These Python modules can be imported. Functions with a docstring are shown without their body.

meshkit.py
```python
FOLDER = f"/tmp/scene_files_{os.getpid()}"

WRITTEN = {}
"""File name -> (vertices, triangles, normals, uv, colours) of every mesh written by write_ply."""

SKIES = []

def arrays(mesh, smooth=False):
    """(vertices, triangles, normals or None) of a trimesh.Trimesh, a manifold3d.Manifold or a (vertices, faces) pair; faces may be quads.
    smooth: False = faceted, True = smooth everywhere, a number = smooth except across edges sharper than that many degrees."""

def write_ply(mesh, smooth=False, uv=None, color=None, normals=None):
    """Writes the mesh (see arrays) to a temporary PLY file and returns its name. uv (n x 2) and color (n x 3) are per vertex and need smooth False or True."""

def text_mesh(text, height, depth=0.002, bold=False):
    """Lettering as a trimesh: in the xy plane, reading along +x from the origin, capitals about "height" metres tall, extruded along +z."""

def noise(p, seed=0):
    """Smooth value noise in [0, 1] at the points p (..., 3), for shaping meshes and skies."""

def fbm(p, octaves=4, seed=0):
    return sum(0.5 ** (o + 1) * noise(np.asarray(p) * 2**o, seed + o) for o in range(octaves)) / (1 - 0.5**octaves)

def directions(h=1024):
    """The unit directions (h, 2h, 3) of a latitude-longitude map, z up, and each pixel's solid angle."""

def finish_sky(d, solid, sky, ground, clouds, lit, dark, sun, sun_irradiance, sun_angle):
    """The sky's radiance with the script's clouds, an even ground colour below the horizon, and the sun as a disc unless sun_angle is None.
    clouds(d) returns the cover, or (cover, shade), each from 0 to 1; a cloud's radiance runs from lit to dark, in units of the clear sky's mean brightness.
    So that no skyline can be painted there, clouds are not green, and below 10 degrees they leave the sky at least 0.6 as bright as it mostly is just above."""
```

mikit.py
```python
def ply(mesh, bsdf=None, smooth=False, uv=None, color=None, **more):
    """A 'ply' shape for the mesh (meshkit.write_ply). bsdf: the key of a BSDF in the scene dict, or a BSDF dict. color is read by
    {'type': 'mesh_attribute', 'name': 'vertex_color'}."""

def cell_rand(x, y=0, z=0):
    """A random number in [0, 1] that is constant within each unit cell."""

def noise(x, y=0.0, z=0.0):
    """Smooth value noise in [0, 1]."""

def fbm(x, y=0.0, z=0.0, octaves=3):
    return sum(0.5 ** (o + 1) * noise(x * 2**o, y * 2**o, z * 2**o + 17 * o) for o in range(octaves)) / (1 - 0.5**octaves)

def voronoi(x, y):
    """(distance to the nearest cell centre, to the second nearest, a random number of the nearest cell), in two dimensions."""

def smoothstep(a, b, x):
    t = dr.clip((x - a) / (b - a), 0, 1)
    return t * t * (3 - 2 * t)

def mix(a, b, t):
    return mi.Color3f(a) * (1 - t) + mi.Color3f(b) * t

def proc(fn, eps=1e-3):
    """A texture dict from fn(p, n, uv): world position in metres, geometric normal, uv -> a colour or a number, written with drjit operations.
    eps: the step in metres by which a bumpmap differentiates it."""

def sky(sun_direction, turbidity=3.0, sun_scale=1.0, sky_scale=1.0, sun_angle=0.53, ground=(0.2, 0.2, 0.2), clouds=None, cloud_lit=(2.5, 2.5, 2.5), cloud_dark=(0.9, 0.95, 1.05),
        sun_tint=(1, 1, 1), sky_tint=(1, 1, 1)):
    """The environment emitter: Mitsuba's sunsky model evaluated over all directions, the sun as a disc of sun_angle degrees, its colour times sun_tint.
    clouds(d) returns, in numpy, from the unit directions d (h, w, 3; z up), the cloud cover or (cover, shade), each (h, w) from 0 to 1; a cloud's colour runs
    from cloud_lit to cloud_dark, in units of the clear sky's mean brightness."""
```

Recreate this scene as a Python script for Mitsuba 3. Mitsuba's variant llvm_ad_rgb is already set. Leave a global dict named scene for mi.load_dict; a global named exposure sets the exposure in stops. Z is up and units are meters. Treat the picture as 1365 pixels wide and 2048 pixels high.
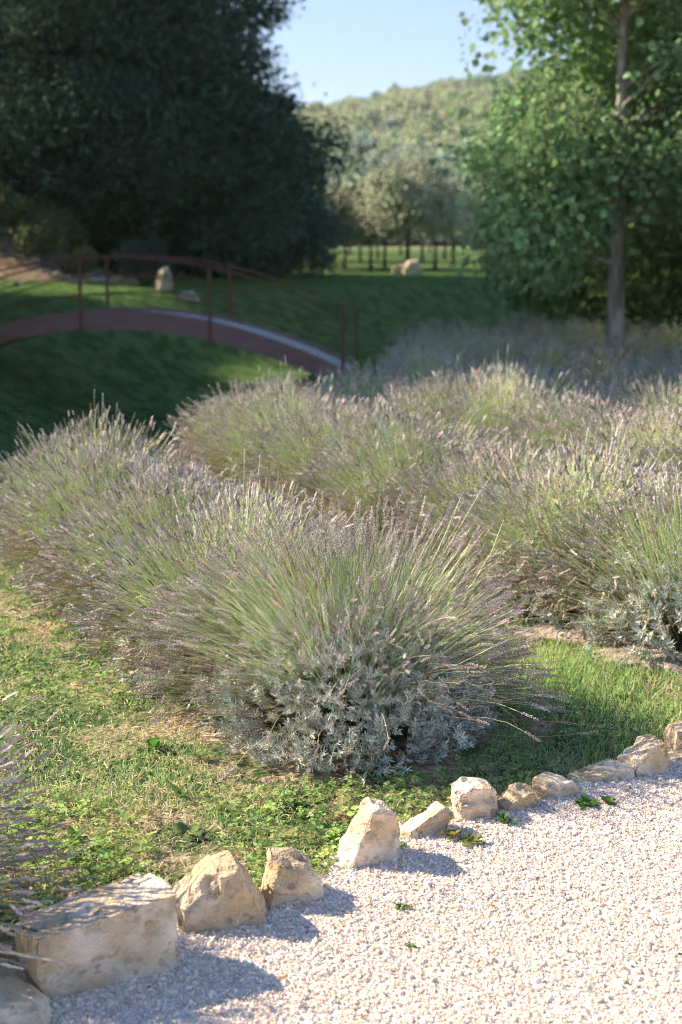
import math
import numpy as np
import trimesh
import drjit as dr
import mitsuba as mi
import mikit
import meshkit
from mikit import proc, noise, fbm, voronoi, cell_rand, smoothstep, mix
from shapely.geometry import Polygon, Point
import shapely

T = mi.ScalarTransform4f
scene, labels = {}, {}

# ------------------------------------------------------------------ camera, sky, exposure
CAM_H, PITCH, FPX = 1.6, math.radians(10.4), 2844.0
CP, SP = math.cos(PITCH), math.sin(PITCH)
scene['camera'] = {
    'type': 'thinlens', 'fov': math.degrees(2 * math.atan(682.5 / FPX)), 'fov_axis': 'x',
    'aperture_radius': 0.0085, 'focus_distance': 4.25, 'near_clip': 0.05, 'far_clip': 6000.0,
    'to_world': T().look_at(origin=[0, 0, CAM_H], target=[0, CP, CAM_H - SP], up=[0, 0, 1])}
SUN_EL, SUN_AZ = math.radians(33.5), math.radians(22)          # azimuth: degrees behind "straight from the left"
SUN = np.array([-math.cos(SUN_EL) * math.cos(SUN_AZ), math.cos(SUN_EL) * math.sin(SUN_AZ), math.sin(SUN_EL)])
scene['sky'] = mikit.sky(SUN.tolist(), turbidity=3.0, sky_scale=0.85, sky_tint=(0.77, 0.78, 0.94), sun_tint=(0.99, 0.99, 1.04), ground=(0.15, 0.17, 0.08))
exposure = 3.12


# thin morning air: one box of haze round everything that is built
scene['haze_air'] = {'type': 'homogeneous', 'albedo': 0.95, 'sigma_t': 0.00022}
scene['camera']['medium'] = {'type': 'ref', 'id': 'haze_air'}
scene['haze'] = {'type': 'cube', 'to_world': T().translate([0, 500, 57]).scale([1600, 2100, 67]), 'bsdf': {'type': 'null'}, 'interior': {'type': 'ref', 'id': 'haze_air'}}
labels['haze'] = {'label': 'thin haze in the air before the hill', 'category': 'haze', 'kind': 'stuff'}


def gp(px, py, z=0.0):
    """The point at height z that the photograph shows at pixel (px, py)."""
    a, b = (px - 682.5) / FPX, (1024 - py) / FPX
    d = np.array([a, CP + b * SP, -SP + b * CP])
    t = (z - CAM_H) / d[2]
    return np.array([a * t, d[1] * t, z])


def at_y(px, y):
    """x of image column px at ground distance y, near the horizon."""
    return (px - 682.5) / FPX * (y * CP + 0.2)


# ------------------------------------------------------------------ mesh helpers
def unit(v):
    return v / (np.linalg.norm(v, axis=-1, keepdims=True) + 1e-12)


class Mesh:
    def __init__(self):
        self.v, self.f, self.c, self.n = [], [], [], 0

    def add(self, v, f, c):
        v = np.asarray(v, float)
        self.v.append(v); self.f.append(np.asarray(f, int) + self.n)
        self.c.append(np.broadcast_to(np.asarray(c, float), (len(v), 3)))
        self.n += len(v)
        return self

    def ply(self, bsdf, smooth=False):
        return mikit.ply((np.vstack(self.v), np.vstack(self.f)), bsdf, smooth=smooth, color=np.clip(np.vstack(self.c), 0, 1))


def scatter(tv, tf, pos, X, Y, Z, s):
    """The template (tv, tf) placed at every pos with axes X, Y, Z times s."""
    s = np.broadcast_to(np.asarray(s, float).reshape(-1, 1) if np.ndim(s) < 2 else s, (len(pos), 3) if np.ndim(s) == 2 else (len(pos), 1))
    if s.shape[1] == 1:
        s = np.repeat(s, 3, 1)
    v = (pos[:, None] + tv[None, :, 0:1] * (X * s[:, :1])[:, None] + tv[None, :, 1:2] * (Y * s[:, 1:2])[:, None] + tv[None, :, 2:3] * (Z * s[:, 2:3])[:, None])
    f = tf[None] + (np.arange(len(pos)) * len(tv))[:, None, None]
    return v.reshape(-1, 3), f.reshape(-1, 3)


def frame(d, rng, roll_up=None):
    """Axes with X along d; Z random, or as near roll_up as may be."""
    X = unit(d)
    r = rng.normal(size=X.shape) if roll_up is None else roll_up
    Y = unit(np.cross(r, X))
    return X, Y, np.cross(X, Y)


def tubes(P, R, sides=3):
    """P (m, k, 3) polylines, R (m, k) or (k,) radii -> one mesh of m tubes."""
    m, k, _ = P.shape
    R = np.broadcast_to(R, (m, k))
    t = unit(np.gradient(P, axis=1))
    ref = np.where(np.abs(t[:, :1, 2:]) < 0.9, [0, 0, 1.0], [1.0, 0, 0])
    a = unit(np.cross(t, np.broadcast_to(ref, t.shape)))
    b = np.cross(t, a)
    ang = np.arange(sides) * 2 * np.pi / sides
    v = P[:, :, None] + R[:, :, None, None] * (np.cos(ang)[:, None] * a[:, :, None] + np.sin(ang)[:, None] * b[:, :, None])
    i, j = np.meshgrid(np.arange(k - 1), np.arange(sides), indexing='ij')
    q = np.stack([i * sides + j, i * sides + (j + 1) % sides, (i + 1) * sides + (j + 1) % sides, (i + 1) * sides + j], -1).reshape(-1, 4)
    f = np.vstack([q[:, [0, 1, 2]], q[:, [0, 2, 3]]])
    f = f[None] + (np.arange(m) * k * sides)[:, None, None]
    return v.reshape(-1, 3), f.reshape(-1, 3)


def vary(rng, base, n, amount=0.2, hue=0.06):
    """n colours near base, one for each leaf."""
    return np.clip(np.asarray(base) * (1 + rng.normal(size=(n, 1)) * amount).clip(0.4, 1.8) * (1 + rng.normal(size=(n, 3)) * hue), 0.003, 0.95)


def tag(key, label=None, cat=None, group=None, kind=None):
    labels[key] = {k: v for k, v in dict(label=label, category=cat, group=group, kind=kind).items() if v}


counts = {}


def numbered(name):
    n = counts.get(name, 0)
    counts[name] = n + 1
    return name if n == 0 else f'{name}_{n:03d}'


def put(key, shape, to_world=None):
    assert key not in scene, key
    scene[key] = shape if to_world is None else {**shape, 'to_world': to_world}
    return key


# ------------------------------------------------------------------ materials
VC = {'type': 'mesh_attribute', 'name': 'vertex_color'}


def principled(color, rough=0.7, spec=0.3, bump=None, scale=1.0, **more):
    b = {'type': 'principled', 'base_color': color, 'roughness': rough, 'specular': spec, **more}
    if bump is not None:
        b = {'type': 'bumpmap', 'arbitrary': bump, 'scale': scale, 'bsdf': b}
    return {'type': 'twosided', 'bsdf': b}


def rgb(*c):
    return {'type': 'rgb', 'value': list(c)}


scene['leaf'] = {'type': 'principledthin', 'base_color': VC, 'roughness': 0.45, 'diff_trans': 0.7, 'eta': 1.4}
scene['grass_blade'] = {'type': 'principledthin', 'base_color': VC, 'roughness': 0.5, 'diff_trans': 0.8, 'eta': 1.4}
scene['oak_leaf'] = {'type': 'principledthin', 'base_color': VC, 'roughness': 0.45, 'diff_trans': 0.25, 'eta': 1.45}
scene['silver_leaf'] = principled(VC, 0.32, 0.8)
scene['stem'] = principled(VC, 0.6, 0.3)
scene['spike'] = principled(VC, 0.85, 0.15)
scene['pebble'] = principled(VC, 0.8, 0.2)


def bark_col(p, n, uv):
    t = fbm(p.x * 14, p.y * 14, p.z * 4, 3)
    return mix((0.20, 0.17, 0.15), (0.48, 0.43, 0.39), smoothstep(0.3, 0.75, t))


def bark_bump(p, n, uv):
    return fbm(p.x * 30, p.y * 30, p.z * 7, 3)


scene['bark'] = principled(proc(bark_col), 0.9, 0.1, proc(bark_bump, 2e-3), 0.012)
scene['dark_bark'] = principled(proc(lambda p, n, uv: mix((0.03, 0.025, 0.02), (0.09, 0.075, 0.06), fbm(p.x * 9, p.y * 9, p.z * 3, 3))), 0.9, 0.1)


def stone_col(p, n, uv):
    a = fbm(p.x * 9 + 3, p.y * 9, p.z * 9, 4)
    b = fbm(p.x * 45, p.y * 45, p.z * 45, 3)
    c = mix((0.54, 0.42, 0.27), (0.74, 0.65, 0.53), smoothstep(0.32, 0.68, a))
    c = mix(c, (0.47, 0.35, 0.22), smoothstep(0.52, 0.75, fbm(p.x * 17 + 40, p.y * 17, p.z * 17, 4)) * 0.6)
    c = c * (0.78 + 0.44 * fbm(p.x * 190, p.y * 190, p.z * 190, 3))
    c = mix(c, (0.30, 0.26, 0.21), smoothstep(0.60, 0.74, b) * 0.55)
    return mix(c, (0.17, 0.155, 0.13), smoothstep(0.70, 0.80, fbm(p.x * 42 + 9, p.y * 28, p.z * 28, 3)) * 0.6)


def stone_bump(p, n, uv):
    return fbm(p.x * 60, p.y * 60, p.z * 60, 4) + 0.8 * fbm(p.x * 220, p.y * 220, p.z * 220, 2)


scene['limestone'] = principled(proc(stone_col), 0.85, 0.2, proc(stone_bump, 8e-4), 0.006)

def soil_col(p, n, uv):
    a = fbm(p.x * 22, p.y * 22, 0, 4)
    return mix((0.16, 0.115, 0.075), (0.36, 0.28, 0.20), smoothstep(0.28, 0.72, a))


def soil_bump(p, n, uv):
    return fbm(p.x * 45, p.y * 45, p.z * 45, 4)


scene['soil'] = principled(proc(soil_col), 0.95, 0.1, proc(soil_bump, 2e-3), 0.02)


def lawn_col(p, n, uv):
    big = fbm(p.x * 0.9 + 11, p.y * 0.9, 0, 3)
    mid = fbm(p.x * 7, p.y * 7, 0, 3)
    fine = fbm(p.x * 60, p.y * 60, 0, 2)
    green = mix((0.045, 0.10, 0.03), (0.13, 0.20, 0.065), smoothstep(0.3, 0.7, mid))
    dry = mix((0.26, 0.195, 0.13), (0.46, 0.37, 0.27), smoothstep(0.3, 0.7, fine))
    near = 1 - smoothstep(9.0, 12.0, p.y)
    t = smoothstep(0.42, 0.62, 0.5 * big + 0.5 * mid) * near
    return mix(green, dry, t)


scene['slab'] = principled(proc(lambda p, n, uv: mix((0.24, 0.205, 0.175), (0.44, 0.385, 0.335), smoothstep(0.3, 0.7, fbm(p.x * 20, p.y * 20, p.z * 20, 4)))), 0.9, 0.15, proc(stone_bump, 8e-4), 0.005)
scene['lawn_mat'] = principled(proc(lawn_col), 0.9, 0.1, proc(lambda p, n, uv: fbm(p.x * 40, p.y * 40, 0, 3), 3e-3), 0.02)
scene['hill_mat'] = principled(proc(lambda p, n, uv: mix((0.22, 0.25, 0.13), (0.34, 0.34, 0.2), smoothstep(0.35, 0.65, fbm(p.x * 0.02, p.y * 0.02, 0, 3)))), 0.95, 0.05)
scene['grit'] = principled(proc(lambda p, n, uv: mix((0.54, 0.49, 0.44), (0.76, 0.71, 0.67), smoothstep(0.3, 0.7, fbm(p.x * 130, p.y * 130, 0, 3)))), 0.95, 0.1,
                           proc(lambda p, n, uv: fbm(p.x * 130, p.y * 130, 0, 2), 1e-3), 0.006)
scene['rust_paint'] = principled(proc(lambda p, n, uv: mix((0.23, 0.12, 0.12), (0.34, 0.21, 0.20), fbm(p.x * 5, p.y * 5, p.z * 9, 4))), 0.6, 0.4)
scene['rust_rail'] = principled(proc(lambda p, n, uv: mix((0.14, 0.06, 0.045), (0.26, 0.13, 0.09), fbm(p.x * 12, p.y * 12, p.z * 12, 3))), 0.7, 0.3)
scene['deck_mat'] = principled(proc(lambda p, n, uv: mix((0.36, 0.33, 0.33), (0.52, 0.49, 0.48), fbm(p.x * 6, p.y * 6, p.z * 6, 3))), 0.6, 0.4)

# ------------------------------------------------------------------ terrain
SWALE = np.array([(-5.2, 7.0), (-4.0, 13.0), (-3.3, 19.0), (-2.7, 24.0), (-0.6, 28.8), (2.8, 33.0), (9.0, 37.0), (22.0, 40.0), (60.0, 46.0)])
SW_DEPTH = np.array([0.0, 0.55, 1.1, 1.1, 0.75, 0.45, 0.4, 0.4, 0.3])


def sstep(a, b, x):
    t = np.clip((x - a) / (b - a), 0, 1)
    return t * t * (3 - 2 * t)


def height(x, y):
    x, y = np.broadcast_arrays(np.asarray(x, float), np.asarray(y, float))
    best, sd, depth = np.full(x.shape, 1e9), np.zeros(x.shape), np.zeros(x.shape)
    for i in range(len(SWALE) - 1):
        a, b = SWALE[i], SWALE[i + 1]
        ab = b - a
        raw = ((x - a[0]) * ab[0] + (y - a[1]) * ab[1]) / (ab @ ab)
        t = np.clip(raw, 0, 1)
        dx, dy = x - a[0] - t * ab[0], y - a[1] - t * ab[1]
        d = np.hypot(dx, dy)
        side = np.sign(ab[0] * dy - ab[1] * dx)
        m = d < best
        best = np.where(m, d, best)
        sd = np.where(m, d * side, sd)
        depth = np.where(m, SW_DEPTH[i] * (1 - t) + SW_DEPTH[i + 1] * t, depth)
    z = -depth * np.exp(-(best / 2.3) ** 2)
    z = z + 0.85 * sstep(0.8, 3.7, sd) * sstep(20, 30, y)
    z = z + 0.016 * np.clip(y - 46, 0, 60)
    # the planted mound left of the bridge
    z = z + 1.1 * np.exp(-(((x + 7.6) / 2.0) ** 2 + ((y - 32.8) / 1.5) ** 2))
    # the wooded hill
    yy = np.clip(y - 130, 0, None)
    ridge = 38.5 + 0.19 * np.clip(x, -300, 200) + 3 * np.exp(-((x - 75) / 45.0) ** 2) + 5 * np.sin(x * 0.013 + 1)
    z = z + ridge * sstep(0, 430, yy) * (1 - 0.25 * sstep(430, 1200, yy))
    z = z + 6 * sstep(60, 300, yy) * (meshkit.fbm(np.stack([x * 0.012, y * 0.012, x * 0], -1), 3, 5) - 0.5) * 2
    return z


def h1(x, y):
    return float(height(np.array([x]), np.array([y]))[0])


def spaced(lo, hi, mid, n, fine):
    t = np.linspace(np.arcsinh((lo - mid) / fine), np.arcsinh((hi - mid) / fine), n)
    return mid + fine * np.sinh(t)


xs = spaced(-1500, 1500, -1.0, 261, 9.0)
ys = np.concatenate([spaced(-1500, 120, 14.0, 231, 9.0), np.geomspace(126, 2500, 90)])


def terrain(ysel):
    X, Y = np.meshgrid(xs, ysel)
    Z = height(X, Y)
    Z = Z + 0.02 * (meshkit.fbm(np.stack([X * 1.3, Y * 1.3, X * 0], -1), 3, 1) - 0.5) * (Y < 60)
    n, m = X.shape
    i, j = np.meshgrid(np.arange(n - 1), np.arange(m - 1), indexing='ij')
    q = np.stack([i * m + j, i * m + j + 1, (i + 1) * m + j + 1, (i + 1) * m + j], -1).reshape(-1, 4)
    return np.stack([X, Y, Z], -1).reshape(-1, 3), q


put('lawn', mikit.ply(terrain(ys[:231]), 'lawn_mat', smooth=True))
tag('lawn', 'uneven lawn with a grassy swale under the bridge', 'ground', kind='structure')
put('hill', mikit.ply(terrain(ys[230:]), 'hill_mat', smooth=True))
tag('hill', 'wooded hillside rising behind the grove', 'hill', kind='structure')

# ------------------------------------------------------------------ gravel path
edge_px = [(-260, 2090), (-60, 2010), (120, 1940), (350, 1880), (450, 1845), (540, 1805), (640, 1775), (705, 1725), (815, 1670), (905, 1645), (985, 1620), (1080, 1600), (1170, 1578),
           (1290, 1548), (1350, 1522), (1450, 1490), (1650, 1450)]
edge = np.array([gp(*p)[:2] for p in edge_px])
edge = np.vstack([[-2.5, 2.1], edge, [6.0, 6.2]])
path_poly = Polygon(np.vstack([edge, [[8.0, -6.0], [-8.0, -6.0], [-8, 1.0]]])).buffer(0.02)
rng = np.random.default_rng(3)


def inside(poly, x, y):
    return shapely.contains_xy(poly, x, y)


pg = trimesh.creation.triangulate_polygon(path_poly.segmentize(0.25), engine='earcut')
pv = np.column_stack([pg[0], np.full(len(pg[0]), 0.016)])
put('gravel_path', mikit.ply((pv, pg[1]), 'grit'))
tag('gravel_path', 'pale gravel path in the foreground', 'path', kind='structure')

visible = Polygon([(-0.95, 2.3), (1.0, 2.3), (2.9, 6.3), (-0.1, 6.3), (-1.2, 3.5)])
area = path_poly.buffer(0.03).intersection(visible)
n = int(area.area * 24000)
x0, y0, x1, y1 = area.bounds
P = rng.uniform([x0, y0], [x1, y1], (int(n * (x1 - x0) * (y1 - y0) / area.area), 2))
P = P[inside(area, P[:, 0], P[:, 1])]
n = len(P)
bv = np.array([[1, 0.2, 0], [-1, -0.15, 0], [0.1, 1, 0], [-0.2, -1, 0], [0.3, 0, 1], [-0.2, 0.1, -1]], float)
bf = np.array([[0, 2, 4], [2, 1, 4], [1, 3, 4], [3, 0, 4], [2, 0, 5], [1, 2, 5], [3, 1, 5], [0, 3, 5]])
gm = Mesh()
for k in range(9):
    sel = np.arange(k, n, 9)
    tv = bv * 1.12 * rng.uniform(0.7, 1.25, (6, 3))
    d = rng.normal(size=(len(sel), 3)); d[:, 2] *= 0.4
    X, Y, Z = frame(d, rng)
    s = rng.lognormal(0, 0.38, (len(sel), 1)) * 0.0032 * rng.uniform([0.9, 0.75, 0.6], [1.4, 1.1, 0.9], (len(sel), 3))
    pos = np.column_stack([P[sel], 0.0165 + rng.uniform(0, 0.0035, len(sel))])
    v, f = scatter(tv, bf, pos, X, Y, Z, s)
    base = np.array([[0.79, 0.71, 0.62], [0.85, 0.79, 0.71], [0.68, 0.58, 0.48], [0.56, 0.51, 0.46]])[rng.choice(4, len(sel), p=[0.5, 0.28, 0.17, 0.05])]
    gm.add(v, f, np.repeat(vary(rng, base, len(sel), 0.12, 0.03), 6, 0))
put('gravel', gm.ply('pebble'))
tag('gravel', 'loose pale pebbles covering the path', 'gravel', kind='stuff')


# ------------------------------------------------------------------ lavender
def spike_template(r, full):
    """A dried flower spike along +x, length 1 (scaled later), radius about 0.1."""
    V, F = [], []
    if full:
        k = 8
        for i, x in enumerate(np.concatenate([[0.0], np.linspace(0.15, 0.93, k)])):
            m = r.integers(3, 6) if i < k else 3
            ph = r.uniform(0, 6.28)
            wid = 1 - 0.35 * (i / k) ** 2
            for j in range(m):
                a = ph + j * 2 * np.pi / m + r.normal() * 0.3
                o = np.array([0, math.cos(a), math.sin(a)])
                d = unit(np.array([r.uniform(0.3, 1.3), o[1], o[2]]) + r.normal(size=3) * 0.2)
                u = unit(np.cross(d, [1, 0.1, 0])); w = np.cross(d, u)
                b = np.array([x + r.normal() * 0.03, 0, 0]) + o * 0.02
                L, q = r.uniform(0.085, 0.15) * wid, r.uniform(0.028, 0.046)
                n0 = len(V)
                V += [b, b + d * L * .62 + u * q, b + d * L * .62 - u * q * .5 + w * q * .87, b + d * L * .62 - u * q * .5 - w * q * .87, b + d * L]
                F += [[n0, n0 + 2, n0 + 1], [n0, n0 + 3, n0 + 2], [n0, n0 + 1, n0 + 3], [n0 + 4, n0 + 1, n0 + 2], [n0 + 4, n0 + 2, n0 + 3], [n0 + 4, n0 + 3, n0 + 1]]
        return np.array(V), np.array(F)
    x = np.sort(np.concatenate([[0, 0.06, 1.0], r.uniform(0.1, 0.95, 7)]))
    rad = np.concatenate([[.02], r.uniform(0.04, 0.11, 8), [.004]])
    return tubes(np.stack([x, r.normal(size=10) * .015, r.normal(size=10) * .015], -1)[None], rad, 3)


LIGHT_STEM, GREEN_STEM = np.array([0.64, 0.69, 0.43]), np.array([0.36, 0.50, 0.24])
MAUVE, BROWN = np.array([0.45, 0.405, 0.41]), np.array([0.37, 0.305, 0.265])


def lavender(seed, n, detail, R=0.80, rm=0.47, hm=0.42, singles=0, bare=None, H=0.80):
    """Parts of one bush standing at the origin: foliage, woody_base, stems, flower spikes (and some single spikes)."""
    r = np.random.default_rng(seed)
    parts = {}
    # stems
    cz = r.uniform(0.10, 1.0, n) ** 0.85
    az = r.uniform(0, 2 * np.pi, n)
    if bare is not None:                                            # few stems grow out of the side that faces the path
        facing = np.cos(az - bare)
        keep = r.random(n) > np.clip(facing * 1.25, 0, 0.93) * np.clip(1.7 - 1.9 * cz, 0, 1)
        cz, az = cz[keep], az[keep]
        n = len(cz)
    sh = np.sqrt(1 - cz ** 2)
    d = np.stack([sh * np.cos(az), sh * np.sin(az), cz], -1)
    lump = meshkit.fbm(d * 2.3 + seed, 2, seed)
    Rt = (0.90 + 0.24 * (lump - 0.5) * 2) * (1 + r.normal(size=n) * 0.065 + 0.13 * (r.random(n) < 0.025))
    u = r.uniform(0.35, 0.95, n)[:, None]
    start = d * u * np.array([rm * 0.8, rm * 0.8, hm * 0.9]) + r.normal(size=(n, 3)) * 0.02
    start[:, 2] = np.maximum(start[:, 2], 0.03)
    tip = d * Rt[:, None] * np.array([R, R, H]) + r.normal(size=(n, 3)) * np.array([.03, .03, .02])
    tip[:, 2] = np.maximum(tip[:, 2] + 0.03, 0.05)
    sag = (r.uniform(0.0, 0.10, n) + 0.05 * sh) * sh
    ctrl = (start + tip) / 2 + np.stack([0 * sag, 0 * sag, sag], -1) * 0.8 + r.normal(size=(n, 3)) * np.where(r.random((n, 1)) < 0.13, 0.055, 0.018)
    k = {3: 6, 2: 4, 1: 3}[detail]
    t = np.linspace(0, 1, k)[None, :, None]
    path = (1 - t) ** 2 * start[:, None] + 2 * t * (1 - t) * ctrl[:, None] + t ** 2 * tip[:, None]
    thick = {3: 0.0011, 2: 0.0012, 1: 0.0024}[detail]
    v, f = tubes(path, np.linspace(1.15, 0.75, k) * thick, 3 if detail > 1 else 2)
    mixv = r.uniform(0, 1, (n, 1)) ** 1.3
    col = LIGHT_STEM * mixv + GREEN_STEM * (1 - mixv)
    brown = r.random(n) < 0.12 + 0.45 * (cz < 0.5)
    col[brown] = [0.36, 0.27, 0.17]
    col = vary(r, col, n, 0.26, 0.06)
    parts['stems'] = Mesh().add(v, f, np.repeat(col, k * (3 if detail > 1 else 2), 0)).ply('stem')
    # spikes
    tang = unit(tip - ctrl + r.normal(size=(n, 3)) * 0.03)
    L = r.uniform(0.04, 0.08, n) * (1.0 if detail == 3 else 0.72)
    col = vary(r, MAUVE * (1 - r.uniform(0, 1, (n, 1)) ** 2 * 0.8) + BROWN * r.uniform(0, 1, (n, 1)) ** 2 * 0.8, n, 0.16, 0.05)
    low = (cz < 0.48) & (r.random(n) < 0.55)
    col[low] = vary(r, BROWN, int(low.sum()), 0.15, 0.04)
    has = r.random(n) < 0.96
    X, Y, Z = frame(tang, r)
    m = Mesh()
    temps = [spike_template(r, detail == 3) for _ in range(9)] if detail > 1 else [tubes(np.array([[[0, 0, 0], [.15, 0, 0], [.5, 0, 0.01], [.8, 0, 0], [1, 0, 0.0]]]), np.array([.03, .09, .075, .085, .01]), 3)]
    wide = {3: 0.042, 2: 0.041, 1: 0.045}[detail]
    order = np.flatnonzero(has)
    single = set()
    if singles:                                                     # the spikes nearest to the camera side and on the outline
        score = -tip[:, 1] * 0.6 + r.uniform(0, 0.5, n) + Rt
        single = set(order[np.argsort(-score[order])][:singles].tolist())
    for q, (tv, tf) in enumerate(temps):
        sel = np.array([i for i in order[q::len(temps)] if i not in single], int)
        s = np.stack([L[sel], np.full(len(sel), wide) * r.uniform(.85, 1.2, len(sel)), np.full(len(sel), wide) * r.uniform(.85, 1.2, len(sel))], -1)
        v, f = scatter(tv, tf, tip[sel] - tang[sel] * 0.01, X[sel], Y[sel], Z[sel], s)
        m.add(v, f, np.repeat(col[sel], len(tv), 0))
    parts['flower_spikes'] = m.ply('spike')
    for c, i in enumerate(sorted(single)):
        tv, tf = temps[i % len(temps)]
        v, f = scatter(tv, tf, tip[i:i + 1] - tang[i:i + 1] * 0.01, X[i:i + 1], Y[i:i + 1], Z[i:i + 1], np.array([[L[i], wide, wide]]))
        parts['flower_spike' + (f'_{c:03d}' if c else '')] = Mesh().add(v, f, col[i]).ply('spike')
    # silvery leaves at the foot: tufts of narrow leaves on short twigs
    nt = {3: 2700, 2: 800, 1: 120}[detail]
    per = {3: 24, 2: 18, 1: 10}[detail]
    cz = r.uniform(0.02, 1.0, nt); az = r.uniform(0, 2 * np.pi, nt); sh = np.sqrt(1 - cz ** 2)
    d = np.stack([sh * np.cos(az), sh * np.sin(az), cz], -1)
    lump = meshkit.fbm(d * 3.0 + seed, 3, seed + 1)
    rad = (0.72 + 0.5 * lump) * r.uniform(0.8, 1.04, nt)
    keep = lump > 0.30
    d, rad = d[keep], rad[keep]
    nt = len(d)
    base = d * rad[:, None] * np.array([rm, rm, hm])
    base[:, 2] = np.maximum(base[:, 2], 0.02)
    axis = unit(d * np.array([1, 1, 0.8]) + np.array([0, 0, 0.55]) + r.normal(size=(nt, 3)) * 0.35)
    b = np.repeat(base, per, 0); a = np.repeat(axis, per, 0)
    along = np.tile(np.linspace(-0.02, 0.025, per), nt)[:, None] * {3: 1, 2: 1.1, 1: 1.6}[detail]
    side = r.normal(size=(nt * per, 3)); side = unit(side - a * (side * a).sum(1, keepdims=True))
    dirn = unit(a * r.uniform(0.35, 1.1, (nt * per, 1)) + side * 0.75)
    X, Y, Z = frame(dirn, r, a)
    ln = r.uniform(0.024, 0.042, nt * per) * {3: 0.72, 2: 1.15, 1: 1.7}[detail]
    wd = ln * r.uniform(0.065, 0.105, nt * per) * {3: 1, 2: 1.15, 1: 1.5}[detail]
    tv = np.array([[0, 0, 0], [0.5, 1, 0.06], [1, 0, 0.02], [0.5, -1, 0.06], [0.5, 0, -0.02]])
    tf = np.array([[0, 4, 1], [4, 2, 1], [0, 3, 4], [4, 3, 2]])
    v, f = scatter(tv, tf, b + a * along, X, Y, Z, np.stack([ln, wd, ln], -1))
    lc = np.array([0.55, 0.58, 0.52])
    col = np.repeat(vary(r, lc, nt, 0.16, 0.04), per, 0) * r.uniform(0.85, 1.15, (nt * per, 1))
    dead = r.random(nt * per) < 0.06
    col[dead] = [0.26, 0.19, 0.12]
    parts['foliage'] = Mesh().add(v, f, np.repeat(col, 5, 0)).ply('silver_leaf')
    # woody twigs inside
    nw = {3: 260, 2: 90, 1: 30}[detail]
    az = r.uniform(0, 2 * np.pi, nw); e = r.uniform(0.0, 1.2, nw)
    d = np.stack([np.cos(az) * np.cos(e), np.sin(az) * np.cos(e), np.sin(e)], -1)
    end = d * np.array([rm, rm, hm]) * r.uniform(0.6, 1.0, (nw, 1))
    end[:, 2] = np.maximum(end[:, 2], 0.015)
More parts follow.
